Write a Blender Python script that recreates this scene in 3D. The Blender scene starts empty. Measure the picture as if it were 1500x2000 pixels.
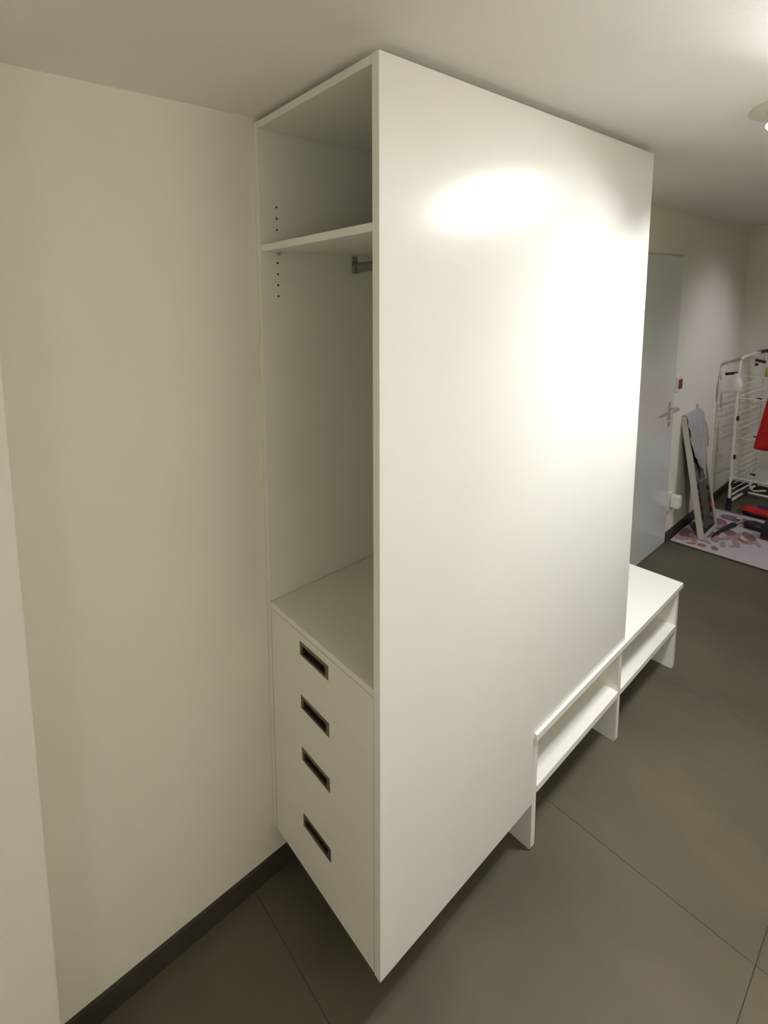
import bpy, bmesh, math, random
from mathutils import Matrix, Vector
random.seed(7)
S = bpy.context.scene
C = S.collection

# ------------------------------------------------------------------ camera
YAW, PITCH, ROLL = 0.9998, 0.1103, -0.0340
F, CX, CY = 922.3, 469.5, 691.6          # pixels, for a 1500 x 2000 frame (shifted lens)
fw = Vector((-math.sin(YAW)*math.cos(PITCH), math.cos(YAW)*math.cos(PITCH), -math.sin(PITCH)))
rt = Vector((math.cos(YAW), math.sin(YAW), 0)); up = rt.cross(fw)
r2 = math.cos(ROLL)*rt + math.sin(ROLL)*up
u2 = -math.sin(ROLL)*rt + math.cos(ROLL)*up
cam = bpy.data.cameras.new('camera'); co = bpy.data.objects.new('camera', cam); C.objects.link(co)
m = Matrix((( r2.x, u2.x, -fw.x, 1.1298), (r2.y, u2.y, -fw.y, -0.7929), (r2.z, u2.z, -fw.z, 1.8926), (0, 0, 0, 1)))
co.matrix_world = m
cam.sensor_fit = 'AUTO'; cam.sensor_width = 36
cam.lens = F/2000*36
cam.shift_x = (750-CX)/2000; cam.shift_y = (CY-1000)/2000
cam.clip_start = 0.02
S.camera = co

# ------------------------------------------------------------------ world, exposure
w = bpy.data.worlds.new('world'); S.world = w; w.use_nodes = True
w.node_tree.nodes['Background'].inputs[0].default_value = (1, .93, .8, 1)
w.node_tree.nodes['Background'].inputs[1].default_value = 0.02
S.view_settings.view_transform = 'Standard'; S.view_settings.look = 'None'
S.view_settings.exposure = 0.3; S.view_settings.gamma = 1; S.view_settings.use_curve_mapping = False
S.cycles.use_denoising = True
S.cycles.max_bounces = 12; S.cycles.diffuse_bounces = 8
S.cycles.sample_clamp_indirect = 4

def spot(name, loc, aim, watt, col, angle, blend, size):
    l = bpy.data.lights.new(name, 'SPOT'); l.energy = watt; l.color = col
    l.spot_size = math.radians(angle); l.spot_blend = blend; l.shadow_soft_size = size
    o = bpy.data.objects.new(name, l); C.objects.link(o); o.location = loc
    o.rotation_euler = (Vector(aim)-Vector(loc)).to_track_quat('-Z', 'Y').to_euler()
    return o
def area(name, loc, aim, watt, col, sx):
    l = bpy.data.lights.new(name, 'AREA'); l.energy = watt; l.color = col; l.shape = 'DISK'; l.size = sx
    o = bpy.data.objects.new(name, l); C.objects.link(o); o.location = loc
    o.rotation_euler = (Vector(aim)-Vector(loc)).to_track_quat('-Z', 'Y').to_euler()
    return o
LAMP = (1, .992, .975)
HEADS = [  # lens centre, aim, watt, angle
    ((.990, 1.380, 2.322), (.64, -.15, .45), 54, 138),
    ((.935, 1.480, 2.322), (.446, 1.60, 1.15), 34, 112),
    ((.93, 1.300, 2.322), (2.0, -.2, 1.75), 188, 120),  # unseen head, aimed to bounce fill light off the right wall
    ((.850, 1.440, 2.322), (.50, 2.6, .1), 62, 100),  # extra head added to brighten the bench top, door and far floor
    ((.800, 1.245, 2.338), (1.00, .2, 0), 34, 95),
]
area('rear_fill_light', (1.85, -2.7, 1.05), (0, -.5, 1.35), 4.0, (1, .95, .84), .6)  # added low fill light behind the camera; no doorway stands there
spot('hall_light', (1.55, 4.35, 2.15), (.0, 4.35, .75), 33, (1, .955, 1.10), 88, .9, .10)

# ------------------------------------------------------------------ helpers
def nodes_of(name):
    mt = bpy.data.materials.new(name); mt.use_nodes = True
    nt = mt.node_tree; return mt, nt, nt.nodes['Principled BSDF']
def mat(name, col, rough=.5, metal=0, noise=0.0, scale=8, bump=0.0, bscale=60, spec=.5, emit=None, es=0, detail=4, rvar=0.0, obj_random=0.0):
    mt, nt, b = nodes_of(name)
    b.inputs['Roughness'].default_value = rough; b.inputs['Metallic'].default_value = metal
    b.inputs['Specular IOR Level'].default_value = spec
    tc = nt.nodes.new('ShaderNodeTexCoord')
    nz = nt.nodes.new('ShaderNodeTexNoise'); nz.inputs['Scale'].default_value = scale; nz.inputs['Detail'].default_value = detail
    nt.links.new(tc.outputs['Object'], nz.inputs['Vector'])
    cr = nt.nodes.new('ShaderNodeValToRGB')
    cr.color_ramp.elements[0].position = .3; cr.color_ramp.elements[1].position = .7
    cr.color_ramp.elements[0].color = tuple(c*(1-noise) for c in col)+(1,)
    cr.color_ramp.elements[1].color = tuple(min(1, c*(1+noise)) for c in col)+(1,)
    nt.links.new(nz.outputs['Fac'], cr.inputs['Fac'])
    out = cr.outputs['Color']
    if obj_random:
        oi = nt.nodes.new('ShaderNodeObjectInfo'); mr = nt.nodes.new('ShaderNodeMapRange')
        mr.inputs['To Min'].default_value = 1-obj_random; mr.inputs['To Max'].default_value = 1+obj_random
        nt.links.new(oi.outputs['Random'], mr.inputs['Value'])
        hs = nt.nodes.new('ShaderNodeHueSaturation'); nt.links.new(mr.outputs['Result'], hs.inputs['Value'])
        nt.links.new(out, hs.inputs['Color']); out = hs.outputs['Color']
    nt.links.new(out, b.inputs['Base Color'])
    if rvar:
        m2 = nt.nodes.new('ShaderNodeMapRange'); m2.inputs['To Min'].default_value = rough-rvar; m2.inputs['To Max'].default_value = rough+rvar
        nt.links.new(nz.outputs['Fac'], m2.inputs['Value']); nt.links.new(m2.outputs['Result'], b.inputs['Roughness'])
    if bump:
        n2 = nt.nodes.new('ShaderNodeTexNoise'); n2.inputs['Scale'].default_value = bscale; n2.inputs['Detail'].default_value = 3
        nt.links.new(tc.outputs['Object'], n2.inputs['Vector'])
        bp = nt.nodes.new('ShaderNodeBump'); bp.inputs['Strength'].default_value = bump; bp.inputs['Distance'].default_value = .002
        nt.links.new(n2.outputs['Fac'], bp.inputs['Height']); nt.links.new(bp.outputs['Normal'], b.inputs['Normal'])
    if emit:
        b.inputs['Emission Color'].default_value = emit+(1,); b.inputs['Emission Strength'].default_value = es
    return mt
M = {}
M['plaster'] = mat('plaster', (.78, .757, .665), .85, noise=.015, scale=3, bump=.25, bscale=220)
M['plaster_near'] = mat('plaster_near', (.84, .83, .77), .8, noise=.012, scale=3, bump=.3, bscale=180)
M['ceiling'] = mat('ceiling_paint', (.82, .805, .765), .9, noise=.01, bump=.15, bscale=150)
M['lacquer'] = mat('white_lacquer', (.84, .835, .805), .23, noise=.008, scale=5, spec=.45)
M['lacquer_matt'] = mat('white_melamine', (.80, .79, .73), .5, noise=.01, scale=6)
M['bench'] = mat('bench_laminate', (.84, .83, .785), .4, noise=.008, scale=6)
M['tile'] = mat('stone_tile', (.110, .098, .068), .42, noise=.16, scale=2.3, bump=.12, bscale=45, detail=8, rvar=.06, obj_random=.06, spec=.22)
M['grout'] = mat('grout', (.046, .041, .029), .9, noise=.2, scale=40)
M['skirt'] = mat('stone_skirting', (.042, .035, .025), .55, noise=.2, scale=9)
M['door'] = mat('door_paint', (.72, .74, .76), .20, noise=.01, spec=.5)
M['steel'] = mat('brushed_steel', (.66, .64, .60), .34, .8, noise=.05, scale=40)
M['rail'] = mat('rail_metal', (.30, .29, .26), .4, .5)
M['pull'] = mat('pull_metal', (.19, .165, .125), .42, .6, noise=.06, scale=30)
M['pull_dark'] = mat('pull_recess', (.030, .022, .012), .7, noise=.1, scale=30)
M['hole_shade'] = mat('painted_hole_shade', (.02, .018, .012), .8)
M['black'] = mat('black_plastic', (.012, .011, .016), .45, noise=.1)
M['white_tube'] = mat('white_coated_tube', (.72, .71, .66), .35, noise=.02)
M['white_plastic'] = mat('white_plastic', (.72, .71, .66), .35, noise=.01)
M['red_plastic'] = mat('dark_red_plastic', (.16, .025, .02), .4)
M['lens'] = mat('lamp_lens', (1, 1, 1), .3, emit=LAMP, es=18)
M['lampwhite'] = mat('lamp_enamel', (.58, .56, .48), .5)
M['framewhite'] = mat('frame_white', (.50, .48, .43), .45, noise=.03, scale=12)
M['glass_dark'] = mat('dark_glass', (.030, .030, .024), .12, noise=.35, scale=9)
M['film'] = mat('grey_wrap', (.42, .42, .42), .4, noise=.08, scale=14, bump=.4, bscale=25)
M['reflection'] = mat('dull_reflection', (.085, .088, .070), .4, noise=.3, scale=12)
M['rug'] = mat('rug_pile', (.47, .43, .45), .95, noise=.06, scale=60, bump=.8, bscale=400)
M['rug_edge'] = mat('rug_edge', (.05, .04, .034), .95, noise=.1, scale=60)
M['petal_pink'] = mat('petal_pink', (.34, .215, .215), .95, noise=.1, scale=50)
M['petal_brown'] = mat('petal_brown', (.24, .125, .10), .95, noise=.1, scale=50)
M['petal_grey_green'] = mat('petal_grey_green', (.25, .27, .23), .95, noise=.1, scale=50)
M['petal_plum'] = mat('petal_plum', (.20, .115, .12), .95, noise=.1, scale=50)
M['red_cloth'] = mat('red_cloth', (.50, .012, .012), .85, noise=.2, scale=25, bump=.5, bscale=120)
M['dark_red'] = mat('dark_red_cloth', (.12, .010, .008), .85, noise=.3, scale=12)
M['yellow_cloth'] = mat('yellow_cloth', (.52, .40, .10), .85, noise=.1, scale=20)
M['white_cloth'] = mat('white_cloth', (.74, .72, .69), .85, noise=.03, scale=20)
M['purple'] = mat('purple_cloth', (.05, .025, .10), .85, noise=.2, scale=20)

def box(bm, x0, x1, y0, y1, z0, z1, bev=0.0):
    r = bmesh.ops.create_cube(bm, size=1)
    vs = r['verts']
    for v in vs:
        v.co = Vector(((x0+x1)/2+v.co.x*(x1-x0), (y0+y1)/2+v.co.y*(y1-y0), (z0+z1)/2+v.co.z*(z1-z0)))
    if bev:
        es = list({e for v in vs for e in v.link_edges})
        bmesh.ops.bevel(bm, geom=es, offset=bev, segments=2, profile=.5, affect='EDGES')
def tube(bm, pts, r, seg=10, cap=True, flat=1.0):
    pts = [Vector(p) for p in pts]; rings = []
    n = len(pts)
    for i, p in enumerate(pts):
        d = (pts[min(i+1, n-1)]-pts[max(i-1, 0)]).normalized()
        a = Vector((0, 0, 1)) if abs(d.z) < .9 else Vector((0, 1, 0))
        s = d.cross(a).normalized(); t = s.cross(d).normalized()
        rr = r[i] if isinstance(r, (list, tuple)) else r
        rings.append([bm.verts.new(p+(s*math.cos(2*math.pi*k/seg)*flat+t*math.sin(2*math.pi*k/seg))*rr) for k in range(seg)])
    for a, b in zip(rings, rings[1:]):
        for k in range(seg): bm.faces.new((a[k], a[(k+1) % seg], b[(k+1) % seg], b[k]))
    if cap:
        bm.faces.new(rings[0][::-1]); bm.faces.new(rings[-1])
def bez(pts, n=6):
    """round the inner corners of a polyline"""
    out = [Vector(pts[0])]
    for a, b, c in zip(pts, pts[1:], pts[2:]):
        a, b, c = Vector(a), Vector(b), Vector(c)
        q = min((a-b).length, (c-b).length)*.4
        p0 = b+(a-b).normalized()*q; p2 = b+(c-b).normalized()*q
        for k in range(n+1):
            t = k/n; out.append(p0*(1-t)**2+b*2*t*(1-t)+p2*t*t)
    out.append(Vector(pts[-1])); return out
def lathe(bm, prof, seg=32, c=(0, 0, 0), mtx=None):
    rings = []
    for r, z in prof:
        ring = []
        for k in range(seg):
            a = 2*math.pi*k/seg
            v = Vector((r*math.cos(a), r*math.sin(a), z))
            if mtx: v = mtx @ v
            ring.append(bm.verts.new(v+Vector(c)))
        rings.append(ring)
    for a, b in zip(rings, rings[1:]):
        for k in range(seg): bm.faces.new((a[k], a[(k+1) % seg], b[(k+1) % seg], b[k]))
    bm.faces.new(rings[0][::-1]); bm.faces.new(rings[-1])
def obj(name, bm, mt, parent=None, smooth=False, label=None, kind=None):
    bmesh.ops.recalc_face_normals(bm, faces=bm.faces)
    me = bpy.data.meshes.new(name); bm.to_mesh(me); bm.free(); me.materials.append(mt)
    if smooth:
        for p in me.polygons: p.use_smooth = True
        me.set_sharp_from_angle(angle=math.radians(40))
    o = bpy.data.objects.new(name, me); C.objects.link(o)
    if parent:
        o.parent = parent
        q = parent; off = Vector((0, 0, 0))
        while q: off += q.location; q = q.parent
        me.transform(Matrix.Translation(-off))      # geometry is written in world metres
    if label: o['label'] = label
    if kind: o['kind'] = kind
    return o
def thing(name, label, cat, loc=(0, 0, 0), group=None):
    o = bpy.data.objects.new(name, None); C.objects.link(o); o.location = loc; o.empty_display_size = .05
    o['label'] = label; o['category'] = cat
    if group: o['group'] = group
    return o
def tag(o, label, cat, group=None):
    o['label'] = label; o['category'] = cat
    if group: o['group'] = group
    return o
def bxo(name, dims, mt, parent=None, bev=0.0, **k):
    bm = bmesh.new(); box(bm, *dims, bev); return obj(name, bm, mt, parent, **k)

# ------------------------------------------------------------------ room shell
H = 2.40
NIB = -.690
XR, YB, YF = 2.0, 5.375, -3.1
def struct(name, dims, mt, bev=0): return bxo(name, dims, mt, kind='structure', bev=bev)
struct('wall_left', (-.2, 0, YF, YB+.2, -.05, H), M['plaster'])
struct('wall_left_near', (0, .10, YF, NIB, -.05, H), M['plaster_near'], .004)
struct('wall_back', (0, XR+.2, YB, YB+.2, -.05, H), M['plaster'])
struct('wall_right', (XR, XR+.2, YF, YB, -.05, H), M['plaster'])
struct('wall_front', (-.2, XR+.2, YF-.2, YF, -.05, H), M['plaster'])
struct('ceiling', (-.2, XR+.2, YF-.2, YB+.2, H, H+.15), M['ceiling'])

fl = bpy.data.objects.new('floor', None); C.objects.link(fl); fl['kind'] = 'structure'
bm = bmesh.new(); box(bm, -.2, XR+.2, YF-.2, YB+.2, -.06, -.002); obj('grout_bed', bm, M['grout'], fl)
xs = [.0005, .935, XR-.0005]
ys = [YF, -2.21, -1.15, -.085, .975, 2.035, 3.09, 4.145, 5.2, YB]
for x0, x1 in zip(xs, xs[1:]):
    for y0, y1 in zip(ys, ys[1:]):
        a0 = x0
        bm = bmesh.new(); box(bm, a0+.0008, x1-.0008, y0+.0008, y1-.0008, -.02, 0, .0005)
        obj('floor_tile', bm, M['tile'], fl)
struct('baseboard_left', (0, .010, NIB, 2.735, 0, .070), M['skirt'])
struct('baseboard_left_far', (0, .010, 3.645, YB, 0, .070), M['skirt'])
struct('baseboard_back', (.010, XR, YB-.010, YB, 0, .070), M['skirt'])

# door in the left wall, flush
d = bpy.data.objects.new('door_1', None); C.objects.link(d); d['kind'] = 'structure'; d.location = (0, 3.18, 0)
bxo('door_leaf', (.0005, .006, 2.75, 3.630, .008, 2.100), M['door'], d, .001)
bm = bmesh.new(); box(bm, 0, .003, 2.735, 2.7475, 0, 2.115); box(bm, 0, .003, 3.6325, 3.643, 0, 2.115); box(bm, 0, .003, 2.7475, 3.6325, 2.1025, 2.115)
obj('door_frame', bm, M['framewhite'], d)
bm = bmesh.new(); box(bm, .006, .012, 3.513, 3.547, .905, 1.085, .002)
h = obj('handle_plate', bm, M['steel'], d)
bm = bmesh.new(); tube(bm, bez([(.010, 3.53, 1.045), (.060, 3.53, 1.045), (.064, 3.42, 1.042), (.060, 3.385, 1.046)], 5), .0095, 12)
obj('lever', bm, M['steel'], h, True)
bm = bmesh.new(); lathe(bm, [(.009, 0), (.009, .010), (.007, .012)], 16, (.012, 3.53, .945), Matrix.Rotation(math.pi/2, 3, 'Y')); obj('lock_cylinder', bm, M['steel'], h)

# ------------------------------------------------------------------ wardrobe
W, L, Z0, ZT = .446, 1.494, .180, 2.385
T = .019
BT = .442          # bench top height
BY0, BY1 = .751, 2.190
wd = thing('wardrobe', 'tall white built-in wardrobe with open front, four drawers and a huge plain side panel', 'wardrobe', (.22, .75, Z0))
LQ = M['lacquer']; LM = M['lacquer_matt']
# big side panel with the notch that lets the bench through
bm = bmesh.new()
poly = [(0, Z0), (BY0-.0015, Z0), (BY0-.0015, BT+.002), (L, BT+.002), (L, ZT), (0, ZT)]
a = [bm.verts.new((W-T, y, z)) for y, z in poly]; b = [bm.verts.new((W, y, z)) for y, z in poly]
bm.faces.new(a); bm.faces.new(b[::-1])
for i in range(6): bm.faces.new((a[i], a[(i+1) % 6], b[(i+1) % 6], b[i]))
bmesh.ops.bevel(bm, geom=list(bm.edges), offset=.0008, segments=1, affect='EDGES')
obj('side_panel', bm, LQ, wd, label='huge glossy white side panel notched for the bench')
bm = bmesh.new(); box(bm, 0.001, T-.001, 0, .745, Z0, ZT, .0008); box(bm, .001, T-.001, .745, L, BT+.002, ZT, .0008)
wall_side = obj('side_panel', bm, LM, wd, label='inner side panel against the wall with rows of dark discs for pin holes')
bxo('top_panel', (T, W-T, .0005, L-.001, ZT-T, ZT-.0005), LM, wd, .0008)
bxo('back_panel', (T, W-T, .725, .743, Z0+.02, ZT-T), LM, wd)
bxo('bottom_panel', (T, W-T, .021, .725, Z0+.001, Z0+.02), LM, wd, .0008)
bxo('bottom_panel', (T, W-T, .745, L-.001, BT+.003, BT+.003+T), LM, wd, .0008)
bxo('shelf', (T+.001, W-T-.001, .002, .720, 2.0315, 2.0505), LM, wd, .001, label='white adjustable shelf below the top compartment')
bxo('counter_panel', (T+.0005, W-T-.0005, .0008, .725, .951, .970), LM, wd, .001, label='white panel closing the top of the drawer block')
for z in (2.159, 2.127, 2.095, 2.001, 1.969, 1.937, 1.905):
    for y in (.061, .640):
        bm = bmesh.new(); lathe(bm, [(.0032, 0), (.0032, .0006), (.0026, .0007)], 12, (T-.0008, y, z), Matrix.Rotation(math.pi/2, 3, 'Y'))
        obj('pin_hole_disc', bm, M['hole_shade'], wd)  # dark disc on the surface stands in for the shade inside a hole
for y in (.061, .640):
    for x, s in ((T, 1), (W-T, -1)):
        bm = bmesh.new(); tube(bm, [(x-.001*s, y, 2.024), (x+.009*s, y, 2.024)], .0032, 10); box(bm, min(x, x+.010*s), max(x, x+.010*s), y-.006, y+.006, 2.0275, 2.0312)
        obj('shelf_pin', bm, M['steel'], wd, label='small metal pin carrying the shelf')
# hanging rail across the opening
rl = []
bm = bmesh.new()
seg = 16; prev = None
for x in (T+.002, W-T-.002):
    ring = [bm.verts.new((x, .375+.0075*math.cos(2*math.pi*k/seg), 1.990+.0155*math.sin(2*math.pi*k/seg))) for k in range(seg)]
    if prev:
        for k in range(seg): bm.faces.new((prev[k], prev[(k+1) % seg], ring[(k+1) % seg], ring[k]))
    prev = ring
rail = obj('hanging_rail', bm, M['rail'], wd, True, label='grey oval metal clothes rail')
for x0, x1 in ((T, T+.003), (W-T-.003, W-T)):
    s = 1 if x0 < .2 else -1
    bm = bmesh.new(); box(bm, x0, x1, .363, .387, 1.972, 2.026, .001)
    xx = x1 if s > 0 else x0
    for ya, yb, za, zb in ((.364, .3672, 1.974, 1.995), (.3828, .386, 1.974, 1.995), (.364, .386, 1.9715, 1.9745)):
        box(bm, min(xx, xx+.012*s), max(xx, xx+.012*s), ya, yb, za, zb)
    lathe(bm, [(.004, 0), (.004, .002), (.002, .003)], 12, (xx, .375, 2.017), Matrix.Rotation(math.pi/2*s, 3, 'Y'))
    obj('rail_bracket', bm, M['rail'], rail)
# drawers
tops = [.9490, .7815, .6135, .3955]; bots = [.7820, .6140, .3960, .1820]
hz = [.906, .7385, .571, .353]; HX0, HX1, HH = .1570, .2720, .0205
for t, bo, zc in zip(tops, bots, hz):
    X0, X1 = T+.002, W-T-.0015
    z0, z1 = zc-HH, zc+HH
    bm = bmesh.new()
    # front board with a rectangular cut-out
    hx0, hx1, a0, a1 = HX0+.003, HX1-.003, z0+.003, z1-.003
    gx = [X0, hx0, hx1, X1]; gz = [bo, a0, a1, t]
    def grid(y): return [[bm.verts.new((x, y, z)) for z in gz] for x in gx]
    f0, f1 = grid(.0010), grid(.020)
    for i in range(3):
        for j in range(3):
            if i == 1 and j == 1: continue
            bm.faces.new((f0[i][j], f0[i+1][j], f0[i+1][j+1], f0[i][j+1]))
            bm.faces.new((f1[i][j], f1[i][j+1], f1[i+1][j+1], f1[i+1][j]))
    for g in ((0, 3), ):
        for j in range(3):
            for i in g: bm.faces.new((f0[i][j], f0[i][j+1], f1[i][j+1], f1[i][j]))
            for i in g: bm.faces.new((f0[j][i], f0[j+1][i], f1[j+1][i], f1[j][i]))
    bm.faces.new((f0[1][1], f0[1][2], f1[1][2], f1[1][1])); bm.faces.new((f0[2][1], f0[2][2], f1[2][2], f1[2][1]))
    bm.faces.new((f0[1][1], f0[2][1], f1[2][1], f1[1][1])); bm.faces.new((f0[1][2], f0[2][2], f1[2][2], f1[1][2]))
    dr = obj('drawer', bm, LM, wd)
    # recessed pull: flange, sloping throat and dark cup
    bm = bmesh.new()
    def rect(x0, x1, za, zb, y): return [bm.verts.new(p) for p in ((x0, y, za), (x1, y, za), (x1, y, zb), (x0, y, zb))]
    R = [rect(HX0, HX1, z0, z1, .0009), rect(HX0, HX1, z0, z1, -.0006), rect(HX0+.0075, HX1-.0105, z0+.0045, z1-.0085, -.0006), rect(HX0+.0085, HX1-.0115, z0+.0055, z1-.0095, .0035)]
    for a, b in zip(R, R[1:]):
        for k in range(4): bm.faces.new((a[k], a[(k+1) % 4], b[(k+1) % 4], b[k]))
    pull = obj('recessed_handle', bm, M['pull'], dr, label='dark metal rectangular recessed pull')
    bm = bmesh.new()
    x0, x1, za, zb = HX0+.0085, HX1-.0115, z0+.0055, z1-.0095
    R = [rect(x0, x1, za, zb, .0034), rect(x0, x1, za, zb, .016)]
    for k in range(4): bm.faces.new((R[0][k], R[0][(k+1) % 4], R[1][(k+1) % 4], R[1][k]))
    bm.faces.new(R[1])
    obj('recess_cup', bm, M['pull_dark'], dr, label='dark inside of the recessed pull')
    bm = bmesh.new()      # drawer box behind the front
    for q in ((X0+.012, X0+.024, .020, .52, bo+.02, t-.04), (X1-.024, X1-.012, .020, .52, bo+.02, t-.04), (X0+.024, X1-.024, .508, .52, bo+.02, t-.04), (X0+.024, X1-.024, .022, .508, bo+.02, bo+.03)):
        box(bm, *q)
    obj('drawer_box', bm, LM, dr)

# ------------------------------------------------------------------ bench
BX = .454
bn = thing('shoe_bench', 'long low white bench with open shoe shelf running out from under the wardrobe', 'bench', (.22, 1.47, 0))
bxo('bench_top', (.011, BX, BY0, BY1, BT-.024, BT), M['bench'], bn, .001)
for y0 in (BY0, 1.449, BY1-.050):
    pts = [(.012, .0005), (W-.006, .0005), (W-.002, .003), (W, .009), (W, BT-.0245), (.012, BT-.0245)]
    bm = bmesh.new()
    a = [bm.verts.new((x, y0, z)) for x, z in pts]; b = [bm.verts.new((x, y0+.026, z)) for x, z in pts]
    bm.faces.new(a); bm.faces.new(b[::-1])
    for i in range(6): bm.faces.new((a[i], a[(i+1) % 6], b[(i+1) % 6], b[i]))
    obj('side_panel', bm, M['bench'], bn, label='white upright side of the bench standing on the floor')
for y0, y1 in ((BY0+.026, 1.449), (1.475, BY1-.050)):
    bxo('shelf', (.031, W+.002, y0, y1, .208, .233), M['bench'], bn, .001, label='white shoe shelf between two bench sides')
    bxo('back_panel', (.013, .031, y0, y1, .208, BT-.0245), M['bench'], bn)

# ------------------------------------------------------------------ ceiling lamp
cl = thing('ceiling_spotlight', 'white round ceiling fitting with lit spotlight heads above the floor', 'ceiling lamp', (.895, 1.34, H))
bm = bmesh.new(); lathe(bm, [(.178, 0), (.178, -.008), (.168, -.014), (.02, -.026)], 48, (.895, 1.34, H)); obj('base_plate', bm, M['lampwhite'], cl, True)
for i, (p, aim, watt, ang) in enumerate(HEADS):
    p = Vector(p); dv = (Vector(aim)-p).normalized()
    mt = dv.to_track_quat('-Z', 'Y').to_matrix()
    bm = bmesh.new(); lathe(bm, [(.018, .052), (.030, .045), (.034, .004), (.034, -.002), (.031, -.002), (.031, .003)], 24, p, mt)
    hd = obj('spot_head', bm, M['lampwhite'], cl, True)
    bm = bmesh.new(); q = p+mt @ Vector((0, 0, .03)); tube(bm, [(q.x, q.y, H-.022), tuple(q)], .008, 10); obj('stem', bm, M['steel'], cl)
    bm = bmesh.new(); lathe(bm, [(.0300, .002), (.0300, -.001)], 24, p, mt); obj('lens', bm, M['lens'], hd)
    spot('spot_beam', p+dv*.006, aim, watt, LAMP, ang, .9, .045)

# ------------------------------------------------------------------ switch, socket and adapter by the door
sw = thing('light_switch', 'small white wall box with dark red face beside the grey door', 'switch', (0, 3.70, 1.19))
bxo('switch_box', (.0, .014, 3.655, 3.745, 1.140, 1.245), M['white_plastic'], sw, .002)
bxo('switch_rocker', (.0135, .019, 3.672, 3.740, 1.158, 1.228), M['red_plastic'], sw, .002, label='dark red rocker')
so = thing('wall_socket', 'white double wall socket low on the wall by the door', 'socket', (0, 3.70, .30))
bxo('socket_plate', (0, .012, 3.655, 3.742, .235, .375), M['white_plastic'], so, .003)
bm = bmesh.new(); lathe(bm, [(.020, 0), (.020, .003), (.014, .0035)], 20, (.0115, 3.698, .275), Matrix.Rotation(math.pi/2, 3, 'Y')); obj('socket_well', bm, M['framewhite'], so)
ad = thing('plug_adapter', 'chunky white plug adapter plugged into the low wall socket', 'adapter', (.012, 3.70, .32))
bxo('adapter_body', (.0125, .062, 3.668, 3.732, .268, .360), M['white_plastic'], ad, .006)
bxo('adapter_face', (.062, .066, 3.680, 3.720, .285, .345), M['white_plastic'], ad, .002)

# ------------------------------------------------------------------ framed panel leaning on the wall, partly wrapped
fr = thing('framed_panel', 'tall narrow white-framed dark panel leaning on the wall, top wrapped in grey film', 'frame', (.153, 4.03, .0125))
fr.rotation_euler = (0, math.radians(-9.0), 0)     # leans back to the wall
FT, FH = .032, .925
def lean(name, dims, mt, bev=0, label=None, parent=None):
    bm = bmesh.new(); box(bm, *dims, bev); return loc_obj(name, bm, mt, label, parent)
def loc_obj(name, bm, mt, label=None, parent=None, smooth=False):
    bmesh.ops.recalc_face_normals(bm, faces=bm.faces)
    me = bpy.data.meshes.new(name); bm.to_mesh(me); bm.free(); me.materials.append(mt)
    if smooth:
        for p in me.polygons: p.use_smooth = True
    o = bpy.data.objects.new(name, me); C.objects.link(o); o.parent = parent or fr
    if label: o['label'] = label
    return o
for y0, y1 in ((-.175, -.150), (.150, .175)): lean('frame_stile', (-FT/2, FT/2, y0, y1, .002, FH), M['framewhite'], .002)
for z0, z1 in ((.002, .027), (FH-.025, FH)): lean('frame_rail', (-FT/2, FT/2, -.150, .150, z0, z1), M['framewhite'], .002)
pn = lean('dark_panel', (-.006, .010, -.150, .150, .027, FH-.025), M['glass_dark'])
lean('inner_strip', (.0101, .0125, -.085, .06, .06, .42), M['reflection'], 0, 'dull grey-green sheet painted on the glass', pn)  # strip whose colour paints a reflection onto the dark glass
lean('inner_strip', (.0126, .014, -.07, .09, .415, .421), M['framewhite'], 0, 'thin pale line across the panel', pn)
# wrap over the top, hanging to a ragged point in front, over both sides
bm = bmesh.new()
NY = 22
def low(t):     # hem height along the width
    pts = [(-1, .68), (-.8, .66), (-.5, .57), (-.1, .50), (.1, .42), (.2, .41), (.35, .50), (.7, .60), (1, .74)]
    for (a, va), (b, vb) in zip(pts, pts[1:]):
        if a <= t <= b: return va+(vb-va)*(t-a)/(b-a)
rows = []
for i in range(NY+1):
    t = -1+2*i/NY; y = t*.1800
    wob = .004*math.sin(9*t)+.003*math.sin(21*t)
    lo = low(t); col = []
    col.append(Vector((-FT/2-.003, y, .74+wob*2))); col.append(Vector((-FT/2-.004, y, .86)))
    col.append(Vector((-FT/2-.003, y, FH+.003)))
    col.append(Vector((0, y, FH+.008+wob*.3))); col.append(Vector((FT/2+.004, y, FH+.003)))
    for k in range(1, 8):
        z = FH-(FH-lo)*k/7
        col.append(Vector((FT/2+.005+abs(wob)*1.5+.006*math.sin(k*1.9+t*5), y, z)))
    rows.append([bm.verts.new(v) for v in col])
for a, b in zip(rows, rows[1:]):
    for k in range(len(a)-1): bm.faces.new((a[k], b[k], b[k+1], a[k+1]))
# side flap beyond the far edge
fa = [bm.verts.new(v) for v in ((FT/2+.004, .18, .90), (FT/2+.012, .225, .80), (FT/2+.008, .235, .68), (FT/2+.002, .20, .62), (FT/2+.003, .182, .66))]
bm.faces.new(fa)
wr = loc_obj('plastic_wrap', bm, M['film'], 'crumpled grey plastic film over the top', None, True)
sm = wr.modifiers.new('solid', 'SOLIDIFY'); sm.thickness = .0012
bm = bmesh.new(); box(bm, -.012, .006, .150, .170, FH, FH+.045, .003)
loc_obj('corner_tab', bm, M['film'], 'grey tab sticking up at the far corner')

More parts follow.
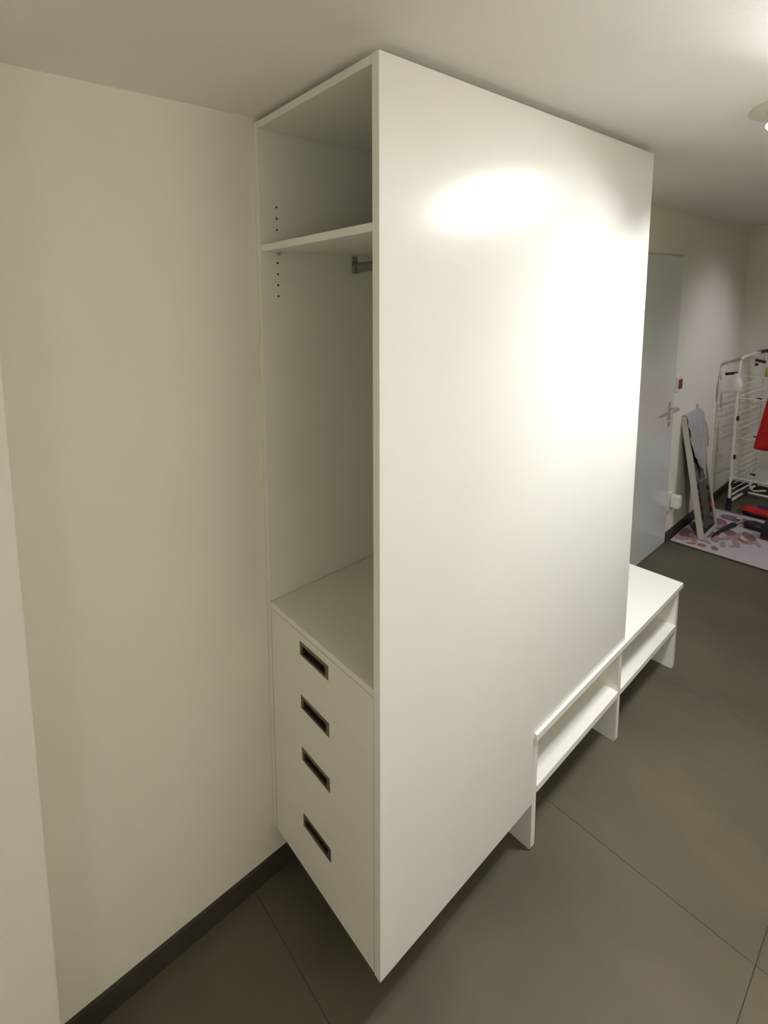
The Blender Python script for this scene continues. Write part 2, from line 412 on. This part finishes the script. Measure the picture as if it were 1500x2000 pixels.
# ------------------------------------------------------------------ rug
rg = thing('rug', 'pale rug with a dusty pink and brown flower print under the leaning frame', 'rug', (.27, 4.15, 0))
bm = bmesh.new(); box(bm, .020, .520, 3.690, 4.640, .0005, .009, .003); obj('rug_pile', bm, M['rug'], rg)
bm = bmesh.new()
for q in ((.014, .526, 3.680, 3.692), (.014, .526, 4.638, 4.650), (.014, .022, 3.692, 4.638), (.518, .526, 3.692, 4.638)): box(bm, *q, .0004, .008)
obj('rug_binding', bm, M['rug_edge'], rg, label='dark narrow binding around the rug')
def petal(mtn, cx, cy, a, b, rot, lift):
    bm = bmesh.new(); n = 16; top = []; bot = []
    for k in range(n):
        t = 2*math.pi*k/n; rr = 1+.14*math.sin(2*t+cx*40)+.06*math.sin(5*t+cy*30)
        x = a*math.cos(t)*rr; y = b*math.sin(t)*rr
        X = min(.515, max(.024, cx+x*math.cos(rot)-y*math.sin(rot))); Y = max(3.697, cy+x*math.sin(rot)+y*math.cos(rot))
        top.append(bm.verts.new((X, Y, .0092+lift))); bot.append(bm.verts.new((X, Y, .0080)))
    bm.faces.new(top); bm.faces.new(bot[::-1])
    for k in range(n): bm.faces.new((bot[k], bot[(k+1) % n], top[(k+1) % n], top[k]))
    obj('petal_print', bm, M[mtn], rg)
i = 0
for mtn, lst in (
    ('petal_plum', [(.06, 3.90, .035, .13, .1), (.09, 4.10, .05, .12, .1), (.17, 4.02, .030, .10, -.2), (.15, 4.30, .06, .12, .3), (.25, 4.16, .045, .10, .4), (.22, 4.50, .09, .08, .3), (.40, 4.42, .06, .08, .3), (.34, 4.20, .03, .09, .5)]),
    ('petal_pink', [(.065, 3.80, .032, .060, -.6), (.115, 3.84, .022, .075, .35), (.10, 3.98, .022, .09, -.25), (.15, 3.90, .016, .060, .5), (.205, 3.97, .024, .085, .15), (.255, 4.05, .022, .075, -.3), (.31, 4.00, .020, .085, .35), (.29, 4.14, .018, .09, 0), (.36, 4.08, .022, .060, -.5), (.12, 4.22, .03, .10, .2), (.40, 4.10, .014, .055, .3), (.20, 4.28, .03, .08, -.5)]),
    ('petal_brown', [(.178, 3.770, .022, .034, .2), (.243, 3.785, .019, .036, .1), (.125, 3.745, .030, .013, .5), (.33, 4.07, .016, .045, .9)]),
    ('petal_grey_green', [(.262, 3.90, .017, .050, .1), (.19, 3.86, .012, .035, .4), (.31, 3.92, .014, .030, -.3)])):
    for q in lst: petal(mtn, *q, .0001*i); i += 1

# ------------------------------------------------------------------ things lying on and behind the rug
um = thing('folded_umbrella', 'slim black folded umbrella lying across the flowered rug', 'umbrella', (.20, 4.25, .01))
bm = bmesh.new(); tube(bm, [(.190, 3.965, .018), (.194, 4.06, .021), (.212, 4.20, .026), (.236, 4.32, .028), (.242, 4.34, .028)], [.004, .009, .014, .017, .010], 14); obj('canopy', bm, M['black'], um, True)
bm = bmesh.new(); tube(bm, bez([(.242, 4.335, .028), (.255, 4.44, .026), (.245, 4.50, .024), (.215, 4.49, .024)], 5), .008, 10); obj('crook_handle', bm, M['steel'], um, True)
def blob(name, mt, c, s, p=2.5, parent=None, wob=.06, n=24):
    bm = bmesh.new(); r = bmesh.ops.create_uvsphere(bm, u_segments=n, v_segments=n//2, radius=1)
    for v in bm.verts:
        q = v.co.copy()
        k = (abs(q.x)**p+abs(q.y)**p+abs(q.z)**p)**(-1/p)
        q = q*k*(1+wob*math.sin(7*q.x+5*q.y)*math.cos(6*q.z+3*q.y))
        v.co = Vector((c[0]+q.x*s[0], c[1]+q.y*s[1], c[2]+q.z*s[2]))
    return obj(name, bm, mt, parent, True)
sh = thing('black_shoe', 'low black shoe lying between the umbrella and the dark red bag', 'shoe', (.345, 4.395, .01))
blob('shoe_upper', M['black'], (.345, 4.395, .040), (.070, .055, .027), 2.6, sh)
bxo('sole', (.285, .405, 4.350, 4.440, .0098, .020), M['black'], sh, .004)
rb = thing('red_cloth_bundle', 'flattened bright red cloth bundle on the tiles in front of the drying rack', 'cloth', (.30, 4.72, 0))
blob('red_fold', M['red_cloth'], (.315, 4.75, .040), (.115, .070, .020), 2.6, rb, .1)
blob('purple_fold', M['purple'], (.355, 4.80, .062), (.075, .040, .010), 2.6, rb, .1)
blob('dark_underside', M['black'], (.315, 4.75, .018), (.110, .066, .017), 4, rb, .02)
bg = thing('dark_red_bag', 'small dark red and black bag standing at the right of the rug', 'bag', (.448, 4.268, .01))
bm = bmesh.new(); box(bm, .392, .505, 4.215, 4.320, .0100, .120, .012); obj('bag_body', bm, M['black'], bg, True)
bm = bmesh.new(); box(bm, .390, .507, 4.213, 4.322, .0100, .034, .008); obj('bag_base', bm, M['dark_red'], bg, True, label='dark red base')
bm = bmesh.new(); tube(bm, bez([(.41, 4.27, .118), (.415, 4.27, .165), (.47, 4.27, .165), (.475, 4.27, .118)], 5), .006, 8); obj('bag_handle', bm, M['dark_red'], bg, True)

# ------------------------------------------------------------------ drying rack tower
rk = thing('drying_rack', 'white tubular clothes drying tower with black joints in the far corner', 'drying rack', (.42, 5.02, 0))
WT = M['white_tube']; BK = M['black']
XA, XB, YA, YM, YC = .125, .700, 4.720, 5.040, 5.300
def tb(name, pts, r, mt=WT, parent=rk, round_=False, label=None, seg=10):
    bm = bmesh.new(); tube(bm, bez(pts, 5) if round_ else pts, r, seg); return obj(name, bm, mt, parent, True, label)
for x in (XA, XB):
    dx = .050 if x == XA else -.02
    tb('side_frame', [(x, YA, .085), (x-.004, YA, 1.20), (x, YA+.02, 1.295), (x+.02, YA+.14, 1.312), (x+.045, YC-.02, 1.312), (x+dx, YC, 1.20), (x+dx, YC, .085)], .0095, round_=True, label='white bent side frame of the rack')
    tb('base_bar', [(x+.012, YA+.02, .085), (x+.03, YM-.06, .085)], .010)
    tb('base_bar', [(x+.040, YM+.06, .085), (x+dx, YC-.02, .085)], .010)
    bm = bmesh.new(); box(bm, x+.006, x+.056, YM-.075, YM+.075, .068, .102, .008); obj('base_joint', bm, BK, rk, True, label='black joint in the middle of the base')
    for y, xx in ((YA, x), (YC, x+dx)):
        bm = bmesh.new(); tube(bm, [(xx, y, .105), (xx, y, .040)], .0150, 12)
        ft = obj('foot', bm, BK, rk, True, label='black plastic foot with castor')
        bm = bmesh.new(); tube(bm, [(xx-.016, y, .0185), (xx+.016, y, .0185)], .018, 16); box(bm, xx-.020, xx+.020, y-.008, y+.008, .024, .045, .003); obj('castor', bm, BK, ft, True)
tb('cross_bar', [(XA+.055, YM, .085), (XB+.01, YM, .085)], .010)
tb('cross_bar', [(XA+.045, YC-.02, 1.312), (XB+.0, YC-.02, 1.345)], .0095)
tb('tie_wire', [(XA, YC, .215), (XB, YC, .215)], .0025)
tb('tie_wire', [(XA, YA+.01, 1.150), (XB, YA+.01, 1.150)], .0025)
tb('joint_sleeve', [(XA+.034, 5.13, 1.312), (XA+.047, YC-.01, 1.312)], .0150, BK, label='black sleeve on the top rail')
tb('joint_sleeve', [(XA+.048, YC-.02, 1.312), (XA+.085, YC-.02, 1.314)], .0150, BK)
# wing handles
tb('wing_handle', [(XA-.082, YA, 1.155), (XA-.010, YA, 1.172)], .0120, BK, label='black grip sticking out to the left')
tb('wing_handle', [(.205, YA+.02, 1.285), (.262, YA+.02, 1.272)], .0110, BK, label='black grip inside the rack')
bm = bmesh.new(); box(bm, .203, .222, YA+.012, YA+.028, 1.238, 1.262, .004); obj('clip', bm, BK, rk)
# folded wings: ladders of rods close to the side frames
k = 0
z = .135
while z < 1.12:
    tb('hanging_rod', [(XA+.012, YA+.012, z), (XA+.055, YC-.03, z)], .0032 if k % 6 else .0060, seg=6)
    if k in (2, 7, 14):
        bm = bmesh.new(); box(bm, XA+.004, XA+.018, YA-.008, YA+.016, z-.018, z+.018, .003); obj('rod_clip', bm, BK, rk)
    if k % 7 == 3:
        bm = bmesh.new(); box(bm, XA+.07, XA+.10, 4.95, 4.97, z-.008, z+.008, .003); obj('rod_clip', bm, BK, rk)
        tb('hanging_rod', [(XA+.08, 4.80, z), (XA+.085, 5.24, z)], .0030, seg=6)
    z += .047; k += 1
for zz in (.28, .62, .96):
    for xx in (.32, .44, .56): tb('hanging_rod', [(xx, YA+.03, zz), (xx, YC-.03, zz)], .0030, seg=6)
    tb('tray_bar', [(XA, YA+.03, zz), (XB, YA+.03, zz)], .0045); tb('tray_bar', [(XA+.05, YC-.03, zz), (XB, YC-.03, zz)], .0045)
tb('inner_post', [(.255, 5.20, .085), (.185, 5.04, .100), (.185, 5.04, .30)], .0080, round_=True)

def cloth(name, mt, x0, x1, y, z0, z1, slope=0.0, amp=.008, th=.004, label='', cat='cloth', skew=0.0):
    bm = bmesh.new(); NX, NZ = 18, 14; g = []
    for i in range(NX+1):
        col = []
        for j in range(NZ+1):
            t = i/NX; s = j/NZ
            zb = z0+slope*t
            z = z1+(zb-z1)*s
            x = x0+(x1-x0)*t+skew*s*(1-t)
            yy = y+amp*math.sin(t*19+s*2)*(.3+s)+amp*.5*math.sin(t*43+1)
            col.append(bm.verts.new((x, yy, z)))
        g.append(col)
    for a, b in zip(g, g[1:]):
        for j in range(NZ): bm.faces.new((a[j], b[j], b[j+1], a[j+1]))
    o = obj(name, bm, mt, None, True); m_ = o.modifiers.new('solid', 'SOLIDIFY'); m_.thickness = th
    return tag(o, label, cat)
cloth('red_garment', M['red_cloth'], .292, .500, 4.733, .560, .990, -.02, .007, label='bright red garment hanging from the drying rack', cat='garment', skew=-.055)
cloth('yellow_cloth', M['yellow_cloth'], .262, .420, 4.755, 1.150, 1.235, .0, .005, label='small yellow cloth over the top wire of the drying rack')
bm = bmesh.new()
prof = [(.006, 1.168), (.020, 1.150), (.030, 1.115), (.036, 1.075), (.034, 1.045), (.026, 1.020), (.010, 1.008)]
seg = 20; rings = []
for r, z in prof:
    rings.append([bm.verts.new((.112+r*1.05*math.cos(2*math.pi*k/seg)*(1+.14*math.sin(k*2.3+z*40)), 4.690+r*.5*math.sin(2*math.pi*k/seg), z+.006*math.sin(k*1.7))) for k in range(seg)])
for a, b in zip(rings, rings[1:]):
    for k in range(seg): bm.faces.new((a[k], a[(k+1) % seg], b[(k+1) % seg], b[k]))
bm.faces.new(rings[0][::-1]); bm.faces.new(rings[-1])
tag(obj('white_pouch', bm, M['white_cloth'], None, True), 'small white cloth pouch hanging on the near post of the drying rack', 'pouch')
